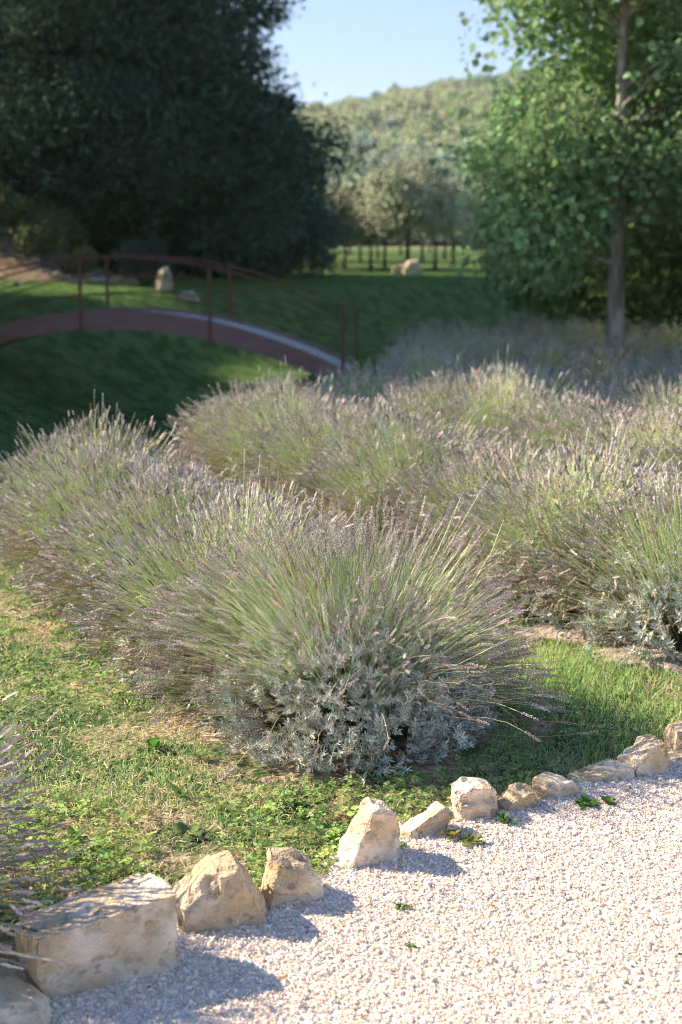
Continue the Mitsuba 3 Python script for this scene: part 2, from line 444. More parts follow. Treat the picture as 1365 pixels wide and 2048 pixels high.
    p0 = r.normal(size=(nw, 3)) * 0.05; p0[:, 2] = 0.0
    mid = (p0 + end) / 2 + r.normal(size=(nw, 3)) * 0.035; mid[:, 2] = np.abs(mid[:, 2]) + 0.01
    v, f = tubes(np.stack([p0, mid, end], 1), np.array([0.006, 0.004, 0.0015]), 3)
    parts['woody_base'] = Mesh().add(v, f, np.repeat(vary(r, [0.13, 0.10, 0.075], nw, 0.25), 9, 0)).ply('stem')
    return parts


def place(key, parts, x, y, rot=0.0, s=1.0, z=None, tilt=None):
    z = h1(x, y) if z is None else z
    m = T().translate([x, y, z])
    if tilt is not None:
        m = m.rotate([tilt[0], tilt[1], 0], tilt[2])
    m = m.rotate([0, 0, 1], rot).scale(s)
    for k, p in parts.items():
        put(f'{key}__{k}', p, m)
        if k in ('stems', 'flower_spikes', 'foliage', 'woody_base'):
            labels[f'{key}__{k}'] = {'kind': 'stuff'}
    return key


def row_x(nr, y):
    return -0.47 * (y - 5.4) + 1.3 + 1.76 * (nr - 2)


front = lavender(11, 3000, 3, R=0.75, H=0.70, hm=0.46, singles=260, bare=math.radians(-88))
near = [lavender(21 + i, 2800, 2, R=0.71, H=0.72) for i in range(2)]
open_near = lavender(25, 2500, 2, R=0.70, H=0.73, bare=math.radians(-95))
far = [lavender(31 + i, 800, 1, R=0.56, H=0.63) for i in range(3)]
BUSH = 'lavender_bush'
k = place(numbered(BUSH), front, 0.03, 4.62, 0, 1.0)
tag(k, 'dried lavender bush with silvery foot, nearest the upright stones in the middle', 'lavender bush', 'lavender bushes in rows')
rngb = np.random.default_rng(8)
ROWS = {1: (5.3, 7.7), 2: (5.6, 9.9), 3: (7.6, 13.2), 4: (9.2, 15.3), 5: (11.6, 18.4), 6: (14.2, 21.0), 7: (17.5, 22.0)}
BUSHES = []
for nr, (ya, yb) in ROWS.items():
    step = 0.70 if nr < 4 else 0.68
    for i, y in enumerate(np.arange(ya, yb, step)):
        x = row_x(nr, y) + (0.11 if nr == 1 else 0.18) + rngb.normal() * 0.05
        BUSHES.append((nr, i, x, y + rngb.normal() * 0.05))
ORD = ['first', 'second', 'third', 'fourth', 'fifth', 'sixth', 'seventh', 'eighth', 'ninth', 'tenth', 'eleventh', 'twelfth']
for nr, i, x, y in BUSHES:
    if abs(x / y) > 0.33:
        continue
    det = near if y < 10.3 else far
    s = rngb.uniform(0.92, 1.06) * (0.95 if nr == 1 else 1)
    first = nr == 2 and i == 0
    k = place(numbered(BUSH), open_near if first else det[rngb.integers(len(det))], x, y, 0 if first else rngb.uniform(0, 360), s)
    if nr == 1:
        lab = f'dried lavender bush in the left row, {ORD[i]} behind the silvery front bush'
    else:
        lab = f'lavender bush in the {ORD[nr - 1]} row from the left, {ORD[i]} from the front'
    tag(k, lab, 'lavender bush', 'lavender bushes in rows')
k = place(numbered(BUSH), near[1], -1.37, 2.96, 40, 1.05)
tag(k, 'blurred lavender bush at the left edge, beside the big block of stone', 'lavender bush', 'lavender bushes in rows')


# ------------------------------------------------------------------ stones
def rock(profile, depth, seed, top_scale=0.75, rough=0.015, size=0.0075, smooth_it=2, lean=0.0, face=0.86):
    """profile: outline (u, z) of the front in metres; depth: thickness; front at y=0, back at y=depth."""
    r = np.random.default_rng(seed)
    pr = np.array(profile, float)
    c = pr.mean(0)
    pts = []
    for yy, s in ((0.08 * depth, 0.5 + 0.5 * face), (0.3 * depth, 1.0), (0.75 * depth, 0.98), (depth, 0.80)):
        q = c + (pr - c) * s + r.normal(size=pr.shape) * 0.015 * np.ptp(pr[:, 0])
        pts.append(np.column_stack([q[:, 0], np.full(len(q), yy) + r.normal(size=len(q)) * 0.06 * depth + lean * q[:, 1], q[:, 1]]))
    q = c + (pr - c) * face
    pts.append(np.column_stack([q[:, 0], r.normal(size=len(q)) * 0.05 * depth + lean * q[:, 1], q[:, 1]]))
    m = trimesh.convex.convex_hull(np.vstack(pts))
    v, f = trimesh.remesh.subdivide_to_size(m.vertices, m.faces, size * 1.6)
    m = trimesh.Trimesh(v, f); m.merge_vertices()
    trimesh.smoothing.filter_taubin(m, iterations=smooth_it)
    n = m.vertex_normals
    p = m.vertices
    cells = meshkit.noise(p * 22 + seed, seed)
    d = (meshkit.fbm(p * 14 + seed, 3, seed) - 0.5) * 2 * rough + (np.abs(meshkit.noise(p * 30 + 7 * seed, seed + 2) - 0.5) - 0.25) * rough * 0.9
    d -= rough * 0.9 * sstep(0.62, 0.75, cells)
    m.vertices = p + n * d[:, None]
    return m


def stone(name, profile, depth, x, y, yaw, seed, label, group='rough stones edging the gravel path', mat='limestone', z=-0.012, cat='stone', **kw):
    m = rock(profile, depth, seed, **kw)
    m.apply_transform(trimesh.transformations.rotation_matrix(math.radians(yaw), [0, 0, 1]))
    m.apply_translation([x, y, h1(x, y) + z])
    k = put(numbered(name), mikit.ply(m, mat, smooth=28))
    tag(k, label, cat, group)
    return k


def px_stone(px0, px1, pyb, depth, profile, yaw, seed, label, **kw):
    """A stone whose foot runs from column px0 to px1 at row pyb: profile in units of its width and of its height."""
    a, b = gp(px0, pyb), gp(px1, pyb)
    w = (b[0] - a[0]) / math.cos(math.radians(yaw)) * 0.97
    pr = [((u - 0.0) * w, z * w) for u, z in profile]
    return stone('edging_stone', pr, depth, a[0], a[1], yaw, seed, label, **kw)


# (left column, right column, row of the foot at the left)
px_stone(104, 350, 2016, 0.16, [(-0.03, 0.0), (0.5, -0.02), (0.98, 0.0), (1.0, 0.28), (0.99, 0.70), (0.82, 0.62), (0.5, 0.60), (0.2, 0.61), (-0.12, 0.60), (-0.14, 0.30)], 31, 1,
         'largest squared tan stone block at the lower left', face=0.95, rough=0.009)
px_stone(352, 545, 1884, 0.15, [(0, 0), (0.5, 0.0), (0.92, 0.04), (1.0, 0.2), (0.86, 0.5), (0.66, 0.78), (0.45, 0.74), (0.02, 0.38)], 16, 2,
         'pointed pale stone right of the largest block')
px_stone(540, 660, 1828, 0.11, [(0.1, 0), (0.7, 0.0), (1.0, 0.14), (0.98, 0.4), (0.7, 0.85), (0.45, 0.92), (0.12, 0.98), (0.0, 0.6), (-0.1, 0.2)], 14, 3,
         'grey tan stone with a small knob on top, third from the left')
px_stone(686, 818, 1754, 0.11, [(-0.02, 0), (0.4, -0.02), (0.9, 0.06), (1.0, 0.3), (0.98, 0.62), (0.86, 0.88), (0.62, 1.04), (0.48, 0.98), (0.33, 0.55), (0.12, 0.25)], 22, 4,
         'tall upright stone with a slanting left side')
px_stone(815, 912, 1692, 0.08, [(0, 0), (0.6, 0.02), (1.0, 0.2), (1.0, 0.62), (0.86, 0.72), (0.4, 0.42), (0.0, 0.3)], 24, 5,
         'low slab leaning up to the right beside the tall stone')
px_stone(918, 1005, 1652, 0.12, [(0.08, 0.0), (0.7, 0.0), (1.0, 0.3), (1.02, 0.75), (0.8, 0.98), (0.3, 1.02), (-0.08, 0.85), (-0.10, 0.5)], 10, 6,
         'boxy stone with stem shadows across its top, under the bush')
px_stone(1006, 1092, 1638, 0.09, [(0.0, 0), (0.8, 0.02), (1.0, 0.25), (0.95, 0.5), (0.7, 0.66), (0.3, 0.5), (0.0, 0.38)], 18, 7,
         'small low stone right of the boxy stone')
px_stone(1076, 1172, 1612, 0.10, [(0.0, 0.05), (0.5, 0), (0.95, 0.14), (1.0, 0.36), (0.8, 0.52), (0.4, 0.55), (0.05, 0.42)], 14, 8,
         'rounded grey stone left of the long flat stone')
px_stone(1158, 1288, 1580, 0.10, [(0.0, 0.0), (0.6, 0), (1.0, 0.12), (1.0, 0.28), (0.8, 0.36), (0.45, 0.26), (0.2, 0.16), (0.0, 0.10)], 14, 9,
         'long flat stone with striped shadows')
px_stone(1262, 1356, 1566, 0.12, [(0.1, 0.0), (0.6, 0), (0.98, 0.08), (1.0, 0.55), (0.8, 0.92), (0.5, 0.9), (0.2, 0.62), (0.0, 0.40)], 12, 10,
         'tall rounded stone at the right end of the edging')
px_stone(1352, 1440, 1518, 0.12, [(0.0, 0.0), (1.0, 0), (1.0, 0.6), (0.6, 0.8), (0.1, 0.7), (0.0, 0.40)], 12, 12, 'pale stone cut off by the right edge of the picture')
px_stone(1346, 1420, 1535, 0.07, [(0.0, 0.0), (1.0, 0), (1.0, 0.3), (0.5, 0.4), (0.0, 0.3)], 8, 13, 'small flat stone in front of the rightmost stone')
px_stone(-90, 105, 2110, 0.14, [(0.0, 0.0), (0.9, 0), (1.0, 0.2), (0.8, 0.42), (0.3, 0.5), (0.0, 0.40)], 20, 14, 'low rough rock in the bottom left corner, in front of the largest block')
px_stone(-130, 40, 2020, 0.14, [(0.0, 0.0), (0.9, 0), (1.0, 0.15), (0.8, 0.28), (0.3, 0.34), (0.0, 0.2)], 10, 15, 'low rock behind the corner rock, beside the largest block')

# flat slabs and bare soil
for i, (px, py, w, lab) in enumerate([(1262, 1328, 0.24, 'flat grey slab on the soil below the right lavender bush'), (1150, 1285, 0.30, 'flat grey slab between the two lavender rows')]):
    p = gp(px, py)
    pr = [(-w, 0), (w, 0), (w, 0.03), (0.6 * w, 0.045), (-0.6 * w, 0.04), (-w, 0.025)]
    stone('flat_stone', pr, 0.26, p[0], p[1] - 0.1, -25, 40 + i, lab, 'flat slabs beside the lavender', mat='slab', rough=0.006, size=0.016, z=-0.01)


def mound(px, py, rx, ry, hz, seed, label, wxy=None):
    p = gp(px, py) if wxy is None else np.array(wxy)
    g = np.linspace(-1, 1, 60)
    X, Y = np.meshgrid(g, g)
    R = np.hypot(X, Y)
    w = p[0] + X * rx; q = p[1] + Y * ry
    Z = hz * np.clip(1 - R ** 2, -0.4, 1) + (height(w, q) if wxy is not None else 0) + (meshkit.fbm(np.stack([w * 12, q * 12, w * 0], -1), 4, seed) - 0.5) * 0.045 - 0.012
    i, j = np.meshgrid(np.arange(59), np.arange(59), indexing='ij')
    f = np.stack([i * 60 + j, i * 60 + j + 1, (i + 1) * 60 + j + 1, (i + 1) * 60 + j], -1).reshape(-1, 4)
    k = put(numbered('soil_mound'), mikit.ply((np.stack([w, q, Z], -1).reshape(-1, 3), f), 'soil', smooth=True))
    tag(k, label, 'soil mound', 'patches of bare soil', None)


mound(1090, 1468, 0.11, 0.13, 0.035, 1, 'crumbly molehill of bare soil right of the front bush')
mound(690, 1588, 0.36, 0.32, 0.012, 2, 'dark bare soil under the front lavender bush')
mound(0, 0, 2.3, 1.5, 0.10, 5, 'bare brown earth bed of the planted mound behind the bridge', (-7.2, 31.9))
mound(1330, 1335, 0.45, 0.4, 0.012, 3, 'bare soil under the right lavender bush')

# ------------------------------------------------------------------ near grass, clover, weeds
rngg = np.random.default_rng(17)
gmesh = Mesh()


def near_points(n, ya, yb, power=1.6):
    y = ya * (yb / ya) ** (rngg.random(n) ** power)
    x = rngg.uniform(-0.27, 0.27, n) * (y + 0.3)
    ok = ~inside(path_poly.buffer(-0.015), x, y)
    for nr, i, bx, by in BUSHES:
        ok &= np.hypot(x - bx, y - by) > 0.33
    ok &= np.hypot(x - 0.02, y - 4.62) > 0.50
    return np.stack([x[ok], y[ok]], -1)


def lush(p):
    """0 dry and thin, 1 lush; the strip between the two rows is lush."""
    a = meshkit.fbm(np.column_stack([p * 1.7, p[:, 0] * 0]), 3, 4)
    b = meshkit.fbm(np.column_stack([p * 6.0, p[:, 0] * 0]), 2, 9)
    between = np.exp(-(((p[:, 0] - 0.75) / 0.45) ** 2 + ((p[:, 1] - 5.1) / 0.6) ** 2))
    drypatch = np.exp(-(((p[:, 0] + 0.95) / 0.35) ** 2 + ((p[:, 1] - 4.9) / 0.5) ** 2))
    return np.clip(sstep(0.38, 0.6, 0.6 * a + 0.4 * b) + between - 0.8 * drypatch - 0.22 * (p[:, 0] < 0.25), 0, 1)


P = near_points(150000, 2.7, 9.5)
lu = lush(P)
keep = rngg.random(len(P)) < 0.22 + 0.60 * lu + 0.4 * (P[:, 0] > 0.3)
P, lu = P[keep], lu[keep]
n = len(P)
hgt = (0.014 + 0.016 * lu * rngg.random(n) + 0.012 * rngg.random(n)) * (1 + 0.5 * (rngg.random(n) < 0.05))
tall = np.exp(-(((P[:, 0] - 0.8) / 0.4) ** 2 + ((P[:, 1] - 5.15) / 0.45) ** 2))
hgt = hgt * (1 + 1.9 * tall)
az = rngg.uniform(0, 2 * np.pi, n)
leanv = np.stack([np.cos(az), np.sin(az), np.zeros(n)], -1) * rngg.uniform(0.2, 1.6, (n, 1)) * (1.5 - lu[:, None])
d = unit(leanv + [0, 0, 1.0])
X, Y, Z = frame(d, rngg)
tv = np.array([[0, 1, 0], [0, -1, 0], [0.55, 0.8, 0.06], [0.55, -0.8, 0.06], [1.0, 0, 0.28]])
tf = np.array([[0, 1, 3], [0, 3, 2], [2, 3, 4]])
v, f = scatter(tv, tf, np.column_stack([P, height(P[:, 0], P[:, 1]) - 0.003]), X, Y, Z, np.stack([hgt, rngg.uniform(0.0012, 0.0024, n) * (0.8 + 0.1 * P[:, 1]), hgt], -1))
t = np.clip(lu + rngg.normal(size=n) * 0.25, 0, 1)[:, None]
col = np.array([0.62, 0.58, 0.40]) * (1 - t) + np.array([0.34, 0.52, 0.19]) * t
straw = rngg.random(n) < 0.22 * (1 - lu) + 0.05
col[straw] = [0.70, 0.61, 0.44]
gmesh.add(v, f, np.repeat(vary(rngg, col, n, 0.16, 0.06), 5, 0))
# ditch and far lawn: longer, thinner cover
y = rngg.uniform(9.5, 47, 65000)
x = rngg.uniform(-0.29, 0.29, len(y)) * y
ok = np.ones(len(y), bool)
for nr, i, bx, by in BUSHES:
    ok &= np.hypot(x - bx, y - by) > 0.35
x, y = x[ok], y[ok]
n = len(x)
d = unit(rngg.normal(size=(n, 3)) * 0.35 + [0, 0, 1.0])
X, Y, Z = frame(d, rngg)
hg = rngg.uniform(0.04, 0.08, n)
v, f = scatter(tv, tf, np.column_stack([x, y, height(x, y) - 0.005]), X, Y, Z, np.stack([hg, rngg.uniform(0.004, 0.009, n), hg], -1))
gmesh.add(v, f, np.repeat(vary(rngg, [0.12, 0.27, 0.06], n, 0.2, 0.06), 5, 0))
put('grass', gmesh.ply('grass_blade'))
tag('grass', 'short grass of the lawn, lush by the bushes and thin elsewhere', 'grass', kind='stuff')

# clover and small broad leaves
P = near_points(42000, 2.7, 7.0)
cl = meshkit.fbm(np.column_stack([P * 2.4 + 30, P[:, 0] * 0]), 3, 14)
P = P[(cl + rngg.normal(size=len(P)) * 0.07) > 0.565]
n = len(P)
disc = np.array([[0.05, 0, 0], [0.5, 0.46, 0.05], [0.95, 0.28, -0.05], [0.95, -0.28, -0.05], [0.5, -0.46, 0.05]])
df = np.array([[0, 2, 1], [0, 3, 2], [0, 4, 3]])
tv3, tf3 = [], []
for k in range(3):
    a = k * 2 * np.pi / 3
    R = np.array([[math.cos(a), -math.sin(a), 0], [math.sin(a), math.cos(a), 0], [0, 0, 1]])
    tf3.append(df + 5 * k); tv3.append(disc @ R.T)
tv3, tf3 = np.vstack(tv3), np.vstack(tf3)
Zc = unit(rngg.normal(size=(n, 3)) * 0.35 + [0, 0, 1])
Xc = unit(np.cross(Zc, rngg.normal(size=(n, 3)))); Yc = np.cross(Zc, Xc)
v, f = scatter(tv3, tf3, np.column_stack([P, height(P[:, 0], P[:, 1]) + rngg.uniform(0.008, 0.035, n)]), Xc, Yc, Zc, rngg.lognormal(0, 0.35, n) * 0.0095)
put('clover', Mesh().add(v, f, np.repeat(vary(rngg, [0.33, 0.47, 0.17], n, 0.32, 0.10), 15, 0)).ply('grass_blade'))
tag('clover', 'clover and small leaves growing among the grass', 'clover', kind='stuff')

# bits of straw and dead leaf on the lawn and the gravel
P = near_points(15000, 2.8, 7.0)
n = len(P)
d = unit(np.column_stack([rngg.normal(size=(n, 2)), rngg.normal(size=n) * 0.15]))
v, f = tubes(np.stack([np.column_stack([P, np.full(n, 0.008)]) - d * 0.02, np.column_stack([P, np.full(n, 0.014)]), np.column_stack([P, np.full(n, 0.009)]) + d * rngg.uniform(0.005, 0.025, (n, 1))], 1), np.array([0.0006, 0.0011, 0.0006]), 3)
put('straw_litter', Mesh().add(v, f, np.repeat(vary(rngg, [0.55, 0.45, 0.31], n, 0.25, 0.06), 9, 0)).ply('stem'))
tag('straw_litter', 'dry straw and clippings lying on the lawn', 'straw', kind='stuff')


r_ = np.random.default_rng(44)
P = r_.uniform([-0.5, 2.5], [2.2, 5.4], (420, 2))
w_ = np.exp(-np.abs(shapely.distance(shapely.points(P), path_poly.exterior)) / 0.35)
P = P[inside(path_poly, P[:, 0], P[:, 1]) & (r_.random(len(P)) < 0.12 + 0.75 * w_)]
n = len(P)
X, Y, Z = frame(np.column_stack([r_.normal(size=(n, 2)), 0.2 * r_.normal(size=n)]), r_, unit(r_.normal(size=(n, 3)) * 0.4 + [0, 0, 1]))
v, f = scatter(np.array([[0, 0, 0], [0.5, 0.3, 0.1], [1, 0, 0.05], [0.5, -0.3, 0.1]]), np.array([[0, 2, 1], [0, 3, 2]]), np.column_stack([P, np.full(n, 0.024)]), X, Y, Z, r_.uniform(0.008, 0.022, n))
put('leaf_litter', Mesh().add(v, f, np.repeat(vary(r_, [0.30, 0.21, 0.12], n, 0.3, 0.08), 4, 0)).ply('grass_blade'))
tag('leaf_litter', 'scattered dead leaf bits on the gravel', 'leaf litter', kind='stuff')


def weed(px, py, n, length, width, up, seed, label, col=(0.12, 0.22, 0.05), group=None, lobes=False, z=0.0):
    """A rosette of broad leaves; each leaf is a part."""
    r = np.random.default_rng(seed)
    p = gp(px, py)
    p[2] = h1(p[0], p[1]) + z
    key = numbered('weed')
    ts = np.linspace(0, 1, 8)
    for i in range(n):
        a = i * 2.4 + r.normal() * 0.3
        L = length * r.uniform(0.65, 1.1)
        e = up * r.uniform(0.5, 1.4)
        out = np.array([math.cos(a), math.sin(a), 0]); sd = np.array([-math.sin(a), math.cos(a), 0])
        mid = p + out * (ts * L * math.cos(e))[:, None] + np.array([0, 0, 1]) * (ts * L * math.sin(e) - 0.45 * L * ts ** 2.2 * r.uniform(0.3, 1.0))[:, None] + [0, 0, 0.004]
        w = width * L * np.sin(np.pi * np.clip(ts * 0.93 + 0.04, 0, 1)) ** 0.8 * np.where(ts < 0.25, 0.35, 1)
        if lobes:
            w = w * (0.75 + 0.35 * np.cos(ts * 22))
        fold = np.array([0, 0, 0.25])
        V = np.stack([mid + sd * w[:, None] + fold * w[:, None], mid, mid - sd * w[:, None] + fold * w[:, None]], 1).reshape(-1, 3)
        V = V + r.normal(size=V.shape) * 0.0012
        F = []
        for k in range(7):
            for s in range(2):
                b = k * 3 + s
                F += [[b, b + 1, b + 4], [b, b + 4, b + 3]]
        put(f'{key}__leaf' + (f'_{i:03d}' if i else ''), Mesh().add(V, F, vary(r, col, 1, 0.15)[0]).ply('grass_blade', smooth=True))
    tag(key, label, 'weed', group)


weed(590, 1625, 7, 0.075, 0.28, 0.5, 1, 'dark broad-leaved weed in the shade left of the tall stone', (0.09, 0.16, 0.05))
weed(745, 1640, 5, 0.05, 0.3, 0.5, 2, 'small broad-leaved weed just behind the tall stone')
weed(380, 1672, 8, 0.06, 0.28, 0.6, 3, 'pale broad-leaved weed in the sunny grass left of the bare soil', (0.19, 0.29, 0.12))
weed(310, 1498, 6, 0.06, 0.3, 0.7, 4, 'bright round-leaved weed left of the front bush', (0.12, 0.26, 0.05))
weed(360, 1600, 8, 0.06, 0.16, 0.9, 5, 'narrow-leaved rosette in the grass above the pointed stone', (0.17, 0.27, 0.10))
weed(150, 1690, 7, 0.055, 0.2, 0.8, 6, 'bluish weed behind the largest block', (0.15, 0.24, 0.12))
weed(400, 1520, 6, 0.06, 0.18, 0.9, 7, 'upright pale weed at the left foot of the front bush', (0.22, 0.30, 0.14))
weed(752, 1712, 5, 0.05, 0.30, 1.0, 8, 'green weed against the face of the tall stone', (0.10, 0.22, 0.05))
weed(800, 1705, 4, 0.03, 0.34, 0.5, 9, 'low weed on the gravel right of the tall stone', (0.10, 0.22, 0.05), z=0.015)
weed(905, 1690, 18, 0.049, 0.2, 0.8, 10, 'yellowish lobed weed on the gravel below the boxy stone', (0.26, 0.27, 0.10), lobes=True, z=0.015)
weed(945, 1700, 18, 0.044, 0.2, 0.6, 11, 'second lobed weed right of the yellowish one', (0.22, 0.27, 0.10), lobes=True, z=0.015)
weed(805, 1832, 12, 0.028, 0.2, 0.5, 12, 'small sprig alone on the gravel', (0.14, 0.23, 0.08), lobes=True, z=0.015)
weed(820, 1912, 8, 0.022, 0.2, 0.5, 13, 'tiny sprig on the gravel below the other sprig', (0.16, 0.24, 0.08), lobes=True, z=0.015)
weed(1175, 1622, 15, 0.049, 0.22, 0.6, 14, 'weed on the gravel edge below the long flat stone', (0.12, 0.24, 0.06), z=0.01)
weed(1215, 1618, 12, 0.044, 0.22, 0.7, 15, 'right neighbour of the gravel-edge weed', (0.13, 0.25, 0.06), z=0.01)
weed(1010, 1660, 15, 0.058, 0.08, 1.1, 16, 'grassy tuft in front of the small low stone', (0.12, 0.24, 0.05), z=0.01)
weed(1150, 1390, 9, 0.07, 0.15, 0.8, 17, 'light weed in the lush grass between the rows', (0.20, 0.32, 0.13))
weed(1240, 1402, 8, 0.065, 0.2, 0.7, 18, 'broad weed in the lush grass left of the tall rounded stone', (0.18, 0.29, 0.10))
weed(1120, 1490, 8, 0.06, 0.13, 0.9, 19, 'weed in the shadow of the front bush', (0.10, 0.2, 0.05))
weed(60, 1120, 8, 0.07, 0.25, 0.6, 20, 'pale weed in the lawn at the far left', (0.22, 0.32, 0.16))
weed(120, 1190, 8, 0.07, 0.25, 0.6, 21, 'pale weed in front of the far left weed', (0.22, 0.32, 0.16))

# ------------------------------------------------------------------ footbridge
bc = np.array([-3.36, 22.35]); ax = unit(np.array([1.0, -0.17])); wd = np.array([-ax[1], ax[0]])
SPAN, RISE, BZ, BW = 7.15, 0.86, 0.72, 1.15


def deck_z(u):
    return BZ - RISE * (u / (SPAN / 2)) ** 2


def arc_bar(side, z0, z1, w, u0=-SPAN / 2, u1=SPAN / 2, n=40):
    """A bar following the arch: z0..z1 above the deck line, w wide, centred side metres from the axis."""
    u = np.linspace(u0, u1, n)
    c = bc + ax * u[:, None] + wd * side
    V = []
    for s, z in ((-w / 2, z0), (w / 2, z0), (w / 2, z1), (-w / 2, z1)):
        q = c + wd * s
        V.append(np.column_stack([q, deck_z(u) + z]))
    V = np.stack(V, 1)
    F = []
    for i in range(n - 1):
        for k in range(4):
            a, b = i * 4 + k, i * 4 + (k + 1) % 4
            F += [[a, b, b + 4], [a, b + 4, a + 4]]
    F += [[0, 2, 1], [0, 3, 2], [4 * n - 4, 4 * n - 3, 4 * n - 2], [4 * n - 4, 4 * n - 2, 4 * n - 1]]
    return V.reshape(-1, 3), np.array(F)


BR = 'footbridge'
put(f'{BR}__beam', mikit.ply(arc_bar(-BW / 2, -0.29, 0.0, 0.07), 'rust_paint', smooth=30))
put(f'{BR}__beam_001', mikit.ply(arc_bar(BW / 2, -0.29, 0.0, 0.07), 'rust_paint', smooth=30))
put(f'{BR}__deck', mikit.ply(arc_bar(0.0, -0.10, -0.05, BW - 0.075), 'deck_mat', smooth=30))
np_, nr_ = 0, 0
for s in (-BW / 2 - 0.055, BW / 2 + 0.055):
    for u in (-3.55, -2.52, -0.50, 1.52, 3.54):
        c = bc + ax * u + wd * s
        m = trimesh.creation.cylinder(0.026, 1.1, sections=10)
        m.apply_translation([c[0], c[1], deck_z(u) + 0.25])
        put(f'{BR}__post' + (f'_{np_:03d}' if np_ else ''), mikit.ply(m, 'rust_rail', smooth=40)); np_ += 1
    for z, r in ((0.80, 0.017), (0.52, 0.013), (0.24, 0.013)):
        u = np.linspace(-3.55, 3.54, 40)
        q = bc + ax * u[:, None] + wd * s
        v, f = tubes(np.column_stack([q, deck_z(u) + z])[None], np.full(40, r), 6)
        put(f'{BR}__rail' + (f'_{nr_:03d}' if nr_ else ''), mikit.ply((v, f), 'rust_rail', smooth=True)); nr_ += 1
tag(BR, 'arched rust red footbridge with thin rails over the grassy swale', 'footbridge')


# ------------------------------------------------------------------ trees
OAKLEAF = (np.array([[0, 0, 0], [0.5, 0.5, 0.08], [1, 0, -0.05], [0.5, -0.5, 0.08]]), np.array([[0, 2, 1], [0, 3, 2]]))
BROAD = (np.array([[0, 0, 0], [0.25, 0.42, 0.08], [0.55, 0.46, 0.05], [1.0, 0, -0.12], [0.55, -0.46, 0.05], [0.25, -0.42, 0.08], [0.5, 0, -0.05]]),
         np.array([[0, 6, 1], [1, 6, 2], [2, 6, 3], [0, 5, 6], [5, 4, 6], [4, 3, 6]]))


def tree(seed, crown, nclump, per, leaf, clump_r, trunk_h, trunk_r, col, template=OAKLEAF, bsdf='oak_leaf', bark='dark_bark', limbs=40, gap=0.38, lean=(0, 0), hue=0.05, droop=0.2, flat=0.75, shell=0.5):
    """crown: list of (cx, cy, cz, rx, ry, rz). Returns {'trunk', 'crown'} standing at the origin."""
    r = np.random.default_rng(seed)
    cr = np.array(crown, float)
    w = (cr[:, 3] * cr[:, 4] * cr[:, 5]) ** 0.7
    pick = r.choice(len(cr), nclump * 3, p=w / w.sum())
    d = unit(r.normal(size=(nclump * 3, 3)))
    rad = shell + (1 - shell) * r.random(nclump * 3) ** 0.6
    c = cr[pick, :3] + d * rad[:, None] * cr[pick, 3:]
    c = c[(meshkit.fbm(c * 0.55 + seed, 3, seed) > gap) & (c[:, 2] > 0.25)][:nclump]
    n = len(c)
    size = clump_r * r.lognormal(0, 0.3, n)
    ci = np.repeat(np.arange(n), per)
    off = r.normal(size=(n * per, 3)) * np.array([1, 1, flat])
    off = off / np.maximum(1, np.linalg.norm(off, axis=1, keepdims=True) / 1.5)
    pos = c[ci] + off * size[ci][:, None]
    mid = cr[:, :3].mean(0)
    dirn = unit(unit(pos - mid) * 0.5 + r.normal(size=pos.shape) * 0.8 + [0, 0, -droop])
    up = unit(r.normal(size=pos.shape) * 0.6 + [0, 0, 1.0])
    X, Y, Z = frame(dirn, r, up)
    L = leaf * r.uniform(0.65, 1.25, len(pos))
    v, f = scatter(template[0], template[1], pos, X, Y, Z, L)
    base = vary(r, col, n, 0.13, hue)[ci]
    out = {'crown': Mesh().add(v, f, np.repeat(np.clip(base * r.uniform(0.75, 1.25, (len(pos), 1)), 0.004, 0.9), len(template[0]), 0)).ply(bsdf)}
    k = 9
    t = np.linspace(0, 1, k)
    tp = np.column_stack([lean[0] * t ** 1.5 + r.normal(size=k) * 0.02, lean[1] * t ** 1.5 + r.normal(size=k) * 0.02, trunk_h * t])
    tp[0] = [0, 0, -0.1]
    tr = trunk_r * (1 - 0.85 * t); tr[0] *= 1.35
    tm = Mesh()
    tm.add(*tubes(tp[None], tr, 12), 0.5)
    ends = c[r.choice(n, min(limbs, n), replace=False)]
    for e in ends:
        hz = np.clip(e[2] - 0.35 * np.hypot(e[0], e[1]) - 0.2, trunk_h * 0.22, trunk_h * 0.98)
        s = np.array([np.interp(hz, tp[:, 2], tp[:, 0]), np.interp(hz, tp[:, 2], tp[:, 1]), hz])
        q = np.linspace(0, 1, 6)[:, None]
        m_ = (s + e) / 2 + r.normal(size=3) * 0.1 * np.linalg.norm(e - s) + [0, 0, 0.08 * np.linalg.norm(e - s)]
        rad0 = np.interp(hz, tp[:, 2], tr) * 0.42
        tm.add(*tubes(((1 - q) ** 2 * s + 2 * q * (1 - q) * m_ + q ** 2 * e)[None], rad0 * (1 - 0.85 * q[:, 0]), 6), 0.5)
    out['trunk'] = tm.ply(bark, smooth=True)
    return out


def grow(name, parts, x, y, rot, s, label, cat, group=None, z=None):
    k = place(numbered(name), parts, x, y, rot, s, z)
    tag(k, label, cat, group)
    return k


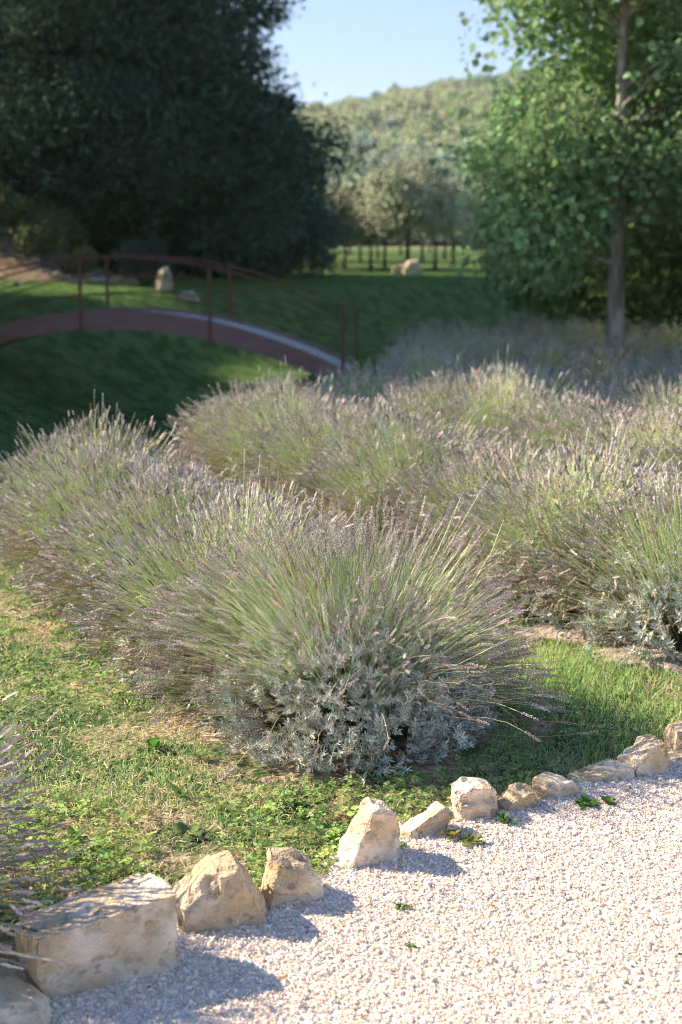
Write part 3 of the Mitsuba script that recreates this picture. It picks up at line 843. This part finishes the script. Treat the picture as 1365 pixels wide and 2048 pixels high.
OAK = [0.085, 0.15, 0.10]
oak_a = tree(51, [(0.2, 0, 6.8, 3.2, 3.8, 5.2), (2.1, 0.4, 3.6, 2.6, 2.8, 1.8), (1.9, -0.6, 2.6, 2.4, 2.4, 1.7), (-1.6, -0.8, 4.0, 3.2, 3.2, 2.8), (0.2, -1.6, 5.0, 2.8, 2.8, 3.4)], 370, 320, 0.12, 0.60, 8.5, 0.32, OAK, gap=0.30, flat=0.6, shell=0.62)
oak_b = tree(52, [(0, 0, 6.8, 3.6, 3.8, 4.6), (-1.2, 0.5, 4.6, 3.0, 3.0, 2.6), (1.4, -0.5, 5.0, 2.8, 3.0, 2.8)], 260, 280, 0.12, 0.60, 8.0, 0.26, OAK, gap=0.38, flat=0.6, shell=0.6)
G = 'dark evergreen trees on the left'
grow('evergreen_tree', oak_a, -5.2, 36.5, 0, 1.0, 'dense dark evergreen tree drooping behind the right half of the bridge', 'tree', G)
grow('evergreen_tree', oak_a, -8.3, 38.6, 140, 1.15, 'dense dark evergreen tree behind the standing stone', 'tree', G)
grow('evergreen_tree', oak_b, -11.6, 40.5, 0, 1.05, 'dark evergreen tree at the left edge behind the planted mound', 'tree', G)
grow('evergreen_tree', oak_b, -8.5, 40.5, 75, 1.15, 'tall dark evergreen tree at the back of the left clump', 'tree', G)
oak_d = tree(54, [(0, 0, 6.8, 3.5, 3.5, 4.0), (-1.2, 0.5, 5.0, 2.6, 2.6, 2.0)], 420, 130, 0.12, 0.5, 8.0, 0.26, OAK, gap=0.45, limbs=25)
oak_c = tree(53, [(0, 0, 1.6, 2.6, 1.6, 1.5), (1.6, 0.3, 1.1, 1.6, 1.3, 1.0), (-1.6, 0, 1.3, 1.7, 1.4, 1.2)], 260, 120, 0.11, 0.42, 2.2, 0.08, OAK, gap=0.25, limbs=14)
for i, (x, y, a) in enumerate([(-3.6, 41.0, 0), (-6.4, 42.0, 180), (-9.6, 42.5, 0), (-5.2, 45.5, 30), (-12.5, 43.0, 10)]):
    grow('evergreen_shrub', oak_c, x, y, a, 1.1, 'dark undergrowth shrub in the shade beneath the evergreen trees', 'shrub', 'undergrowth beneath the evergreen trees')
grow('evergreen_tree', oak_a, -6.6, 43.8, 200, 1.0, 'dark evergreen tree farthest back behind the left clump', 'tree', G)
for x, y, a, s in [(-9.6, 18.5, 30, 0.95), (-13.5, 21.3, 100, 1.0), (-11.6, 25.0, 200, 1.2), (-12.6, 28.2, 10, 0.8)]:
    grow('evergreen_tree', oak_d if y > 24 else oak_a, x, y, a, s, 'dark evergreen tree outside the left edge of the view', 'tree', 'evergreen trees beside the view')

# the broad-leaved tree on the right
lin = tree(61, [(-0.1, 0.1, 3.5, 1.42, 1.4, 1.35), (0.15, 0, 4.7, 1.05, 1.2, 1.7), (-0.9, -0.1, 1.75, 0.5, 0.8, 0.65), (-0.75, -0.2, 2.6, 0.8, 1.0, 0.7), (0.9, 0.1, 3.4, 1.3, 1.3, 1.5), (0.2, 0, 6.2, 0.8, 0.9, 1.0), (0.25, -0.75, 3.2, 1.2, 0.6, 0.75), (0.35, -0.7, 4.4, 1.0, 0.6, 0.9), (0.05, -0.85, 3.7, 0.85, 0.5, 1.0), (0.1, -0.8, 5.0, 0.8, 0.5, 0.9), (-0.6, 0.0, 4.7, 0.65, 0.9, 1.4), (0.1, -0.75, 4.4, 0.7, 0.5, 1.3), (0.7, -0.3, 5.2, 0.9, 0.8, 1.3)],
           700, 76, 0.088, 0.32, 6.6, 0.115, [0.27, 0.42, 0.21], BROAD, 'leaf', 'bark', 40, gap=0.38, droop=0.5, flat=0.6)
grow('broadleaf_tree', lin, at_y(1228, 16.6), 16.6, 0, 1.0, 'broad-leaved tree with a slim pale trunk standing in the lavender', 'tree')
lin2 = tree(62, [(0, 0, 2.9, 1.5, 1.4, 2.0), (-0.3, 0.2, 1.6, 1.5, 1.4, 1.1), (0.6, 0, 1.8, 1.4, 1.3, 1.2)], 280, 90, 0.09, 0.33, 4.2, 0.09, [0.13, 0.22, 0.085], BROAD, 'leaf', 'bark', 40, gap=0.36, droop=0.4)
grow('broadleaf_tree', lin2, at_y(1195, 23), 23.0, 40, 1.0, 'leafy tree behind the lavender, left of the slim trunk', 'tree')
grow('broadleaf_tree', lin2, at_y(1385, 21), 21.0, 170, 1.0, 'leafy tree behind the slim trunk at the right edge', 'tree')
grow('broadleaf_tree', lin2, at_y(1290, 27), 27.0, 260, 1.35, 'tall leafy tree at the back on the right', 'tree')

for x, y, a in [(8.2, 12.5, 0), (9.2, 18.0, 90), (10.0, 24.0, 180)]:
    grow('broadleaf_tree', lin2, x, y, a, 1.95, 'leafy tree outside the right edge of the view', 'tree', 'broad-leaved trees beside the view')

# the grove on the far plateau
gro = [tree(71 + i, [(0, 0, 2.55, 1.25, 1.25, 1.15), (0.5, 0.2, 2.1, 0.95, 0.9, 0.75), (-0.5, -0.2, 2.0, 0.9, 0.9, 0.8)], 110, 55, 0.13, 0.26, 2.4, 0.085, [0.42, 0.46, 0.35], limbs=16, gap=0.33, hue=0.03, bsdf='leaf') for i in range(2)]
GG = 'small trees of the grove beyond the lawn'
GROVE = [(815, 50, 1.22, 'largest'), (600, 51, 1.0, ''), (650, 54, 1.0, ''), (690, 52, 0.98, ''), (742, 51, 0.95, ''), (770, 55, 1.05, ''), (870, 52, 1.1, ''), (905, 57, 1.1, ''), (555, 56, 1.0, ''),
         (625, 62, 1.0, ''), (575, 68, 1.0, ''), (668, 66, 1.05, ''), (720, 63, 1.1, ''), (755, 70, 1.1, ''), (845, 64, 1.15, ''), (890, 70, 1.1, ''), (700, 78, 1.1, ''), (800, 80, 1.2, ''), (640, 84, 1.1, ''), (860, 88, 1.2, ''), (590, 86, 1.1, '')]
FRONT = sorted(p for p, y, _, b in GROVE if y < 57.5 and not b)
for i, (px, y, s, big) in enumerate(GROVE):
    if big:
        lab = 'largest grey green tree of the grove, above the pale boulder'
    elif px in FRONT and y < 57.5:
        lab = f'grey green tree in the front of the grove, {ORD[FRONT.index(px)]} from the left'
    else:
        lab = 'small tree farther back in the grove, half hidden by the front trees'
    grow('grove_tree', gro[i % 2], at_y(px, y), y, i * 67, s * (0.92 if big else 0.84), lab, 'tree', None if big else GG)

# trees at the foot of the hill and the forest on it
crowns = []
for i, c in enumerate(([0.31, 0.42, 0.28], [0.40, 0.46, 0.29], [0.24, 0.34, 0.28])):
    r = np.random.default_rng(80 + i)
    nb = 280
    d = unit(r.normal(size=(nb, 3))); d[:, 2] = np.abs(d[:, 2]) * 1.15 - 0.15
    lum = meshkit.fbm(d * 2.2 + i, 3, i)
    pos = d * (0.55 + 0.8 * lum)[:, None] * np.array([1, 1, 0.9]) * r.uniform(0.75, 1.0, (nb, 1)) + [0, 0, 0.55]
    X, Y, Z = frame(r.normal(size=(nb, 3)), r, unit(d + r.normal(size=(nb, 3)) * 0.5))
    v, f = scatter(OAKLEAF[0] * [1, 1.4, 1], OAKLEAF[1], pos, X, Y, Z, r.uniform(0.20, 0.36, nb))
    crowns.append(Mesh().add(v, f, np.repeat(vary(r, c, nb, 0.2, 0.05), 4, 0)).ply('leaf'))
for i, c in enumerate(crowns):
    scene[f'forest_crown_{i}'] = {'type': 'shapegroup', 'tuft': c}
rf = np.random.default_rng(90)
nf = 4000
fy = 150 * (620 / 150) ** rf.random(nf)
fx = rf.uniform(-0.08, 0.20, nf) * fy
fz = height(fx, fy)
kind = np.where(meshkit.fbm(np.stack([fx * 0.012, fy * 0.012, fx * 0], -1), 2, 3) + rf.normal(size=nf) * 0.12 > 0.52, 1, np.where(rf.random(nf) < 0.45, 2, 0))
for i in range(nf):
    s = rf.uniform(2.1, 3.9)
    scene['forest__%03d' % (i + 1)] = {'type': 'instance', 'g': {'type': 'ref', 'id': f'forest_crown_{kind[i]}'},
                                       'to_world': T().translate([fx[i], fy[i], fz[i] - 0.3]).rotate([0, 0, 1], rf.uniform(0, 360)).scale([s, s, s * rf.uniform(0.8, 1.3)])}
tag('forest', 'continuous woodland covering the far hillside', 'forest', kind='stuff')

# ------------------------------------------------------------------ mound planting, boulders
rk = np.random.default_rng(95)


def boulder(x, y, w, hgt_, dep, seed, label, group=None, yaw=0):
    pr = [(-0.5 * w, 0), (0.5 * w, 0), (0.52 * w, 0.5 * hgt_), (0.25 * w, hgt_), (-0.2 * w, 0.95 * hgt_), (-0.5 * w, 0.55 * hgt_)]
    stone('boulder', pr, dep, x, y, yaw, seed, label, group, z=-0.04, cat='boulder', rough=0.03 * w / 0.3, size=0.05 * w / 0.3)


boulder(at_y(826, 46.2), 46.2, 0.62, 0.5, 0.6, 21, 'pale boulder on the edge of the far lawn')
boulder(at_y(800, 46.4), 46.4, 0.5, 0.36, 0.4, 22, 'smaller boulder left of the pale one on the far lawn')
boulder(at_y(334, 30.4), 30.4, 0.30, 0.55, 0.35, 23, 'upright pale stone standing on the lawn behind the bridge', yaw=25)
boulder(at_y(374, 30.2), 30.2, 0.5, 0.22, 0.4, 24, 'low broad rock right of the standing stone')
for i, (px, y, w) in enumerate([(15, 32.6, 0.5), (40, 31.6, 0.35), (66, 31.5, 0.42), (88, 31.2, 0.3), (110, 31.0, 0.36), (130, 31.0, 0.3), (152, 30.9, 0.34), (178, 31.0, 0.4), (205, 31.2, 0.3), (232, 31.2, 0.42), (262, 31.3, 0.34)]):
    boulder(at_y(px, y), y, w, 0.55 * w, w, 30 + i, f'rough rock edging the planted mound behind the bridge, {ORD[i]} from the left', 'rocks round the planted mound')
shr = tree(97, [(0, 0, 0.35, 0.42, 0.4, 0.35)], 40, 45, 0.085, 0.12, 0.4, 0.02, [0.20, 0.24, 0.11], limbs=12, gap=0.2, bsdf='leaf', shell=0.3)
shg = tree(98, [(0, 0, 0.4, 0.5, 0.45, 0.35)], 45, 55, 0.07, 0.13, 0.4, 0.02, [0.09, 0.13, 0.10], limbs=12, gap=0.2, bsdf='leaf', shell=0.3)
grow('shrub', shr, at_y(88, 31.9), 31.9, 0, 1.25, 'pale green shrub on the planted mound', 'shrub')
grow('shrub', shr, at_y(112, 32.8), 32.8, 90, 1.35, 'taller pale shrub at the back of the mound', 'shrub')
grow('shrub', shr, at_y(8, 32.6), 32.6, 200, 1.4, 'bright shrub at the left edge on the mound', 'shrub')
grow('shrub', shr, at_y(160, 31.5), 31.5, 250, 0.8, 'small pale shrub by the rocks at the right of the mound', 'shrub')
grow('broadleaf_tree', lin2, at_y(-70, 33.8), 33.8, 120, 0.85, 'small sunlit leafy tree at the left edge above the mound', 'tree')
grow('shrub', shg, at_y(278, 31.4), 31.4, 0, 1.15, 'blue green shrub beside the standing stone', 'shrub')
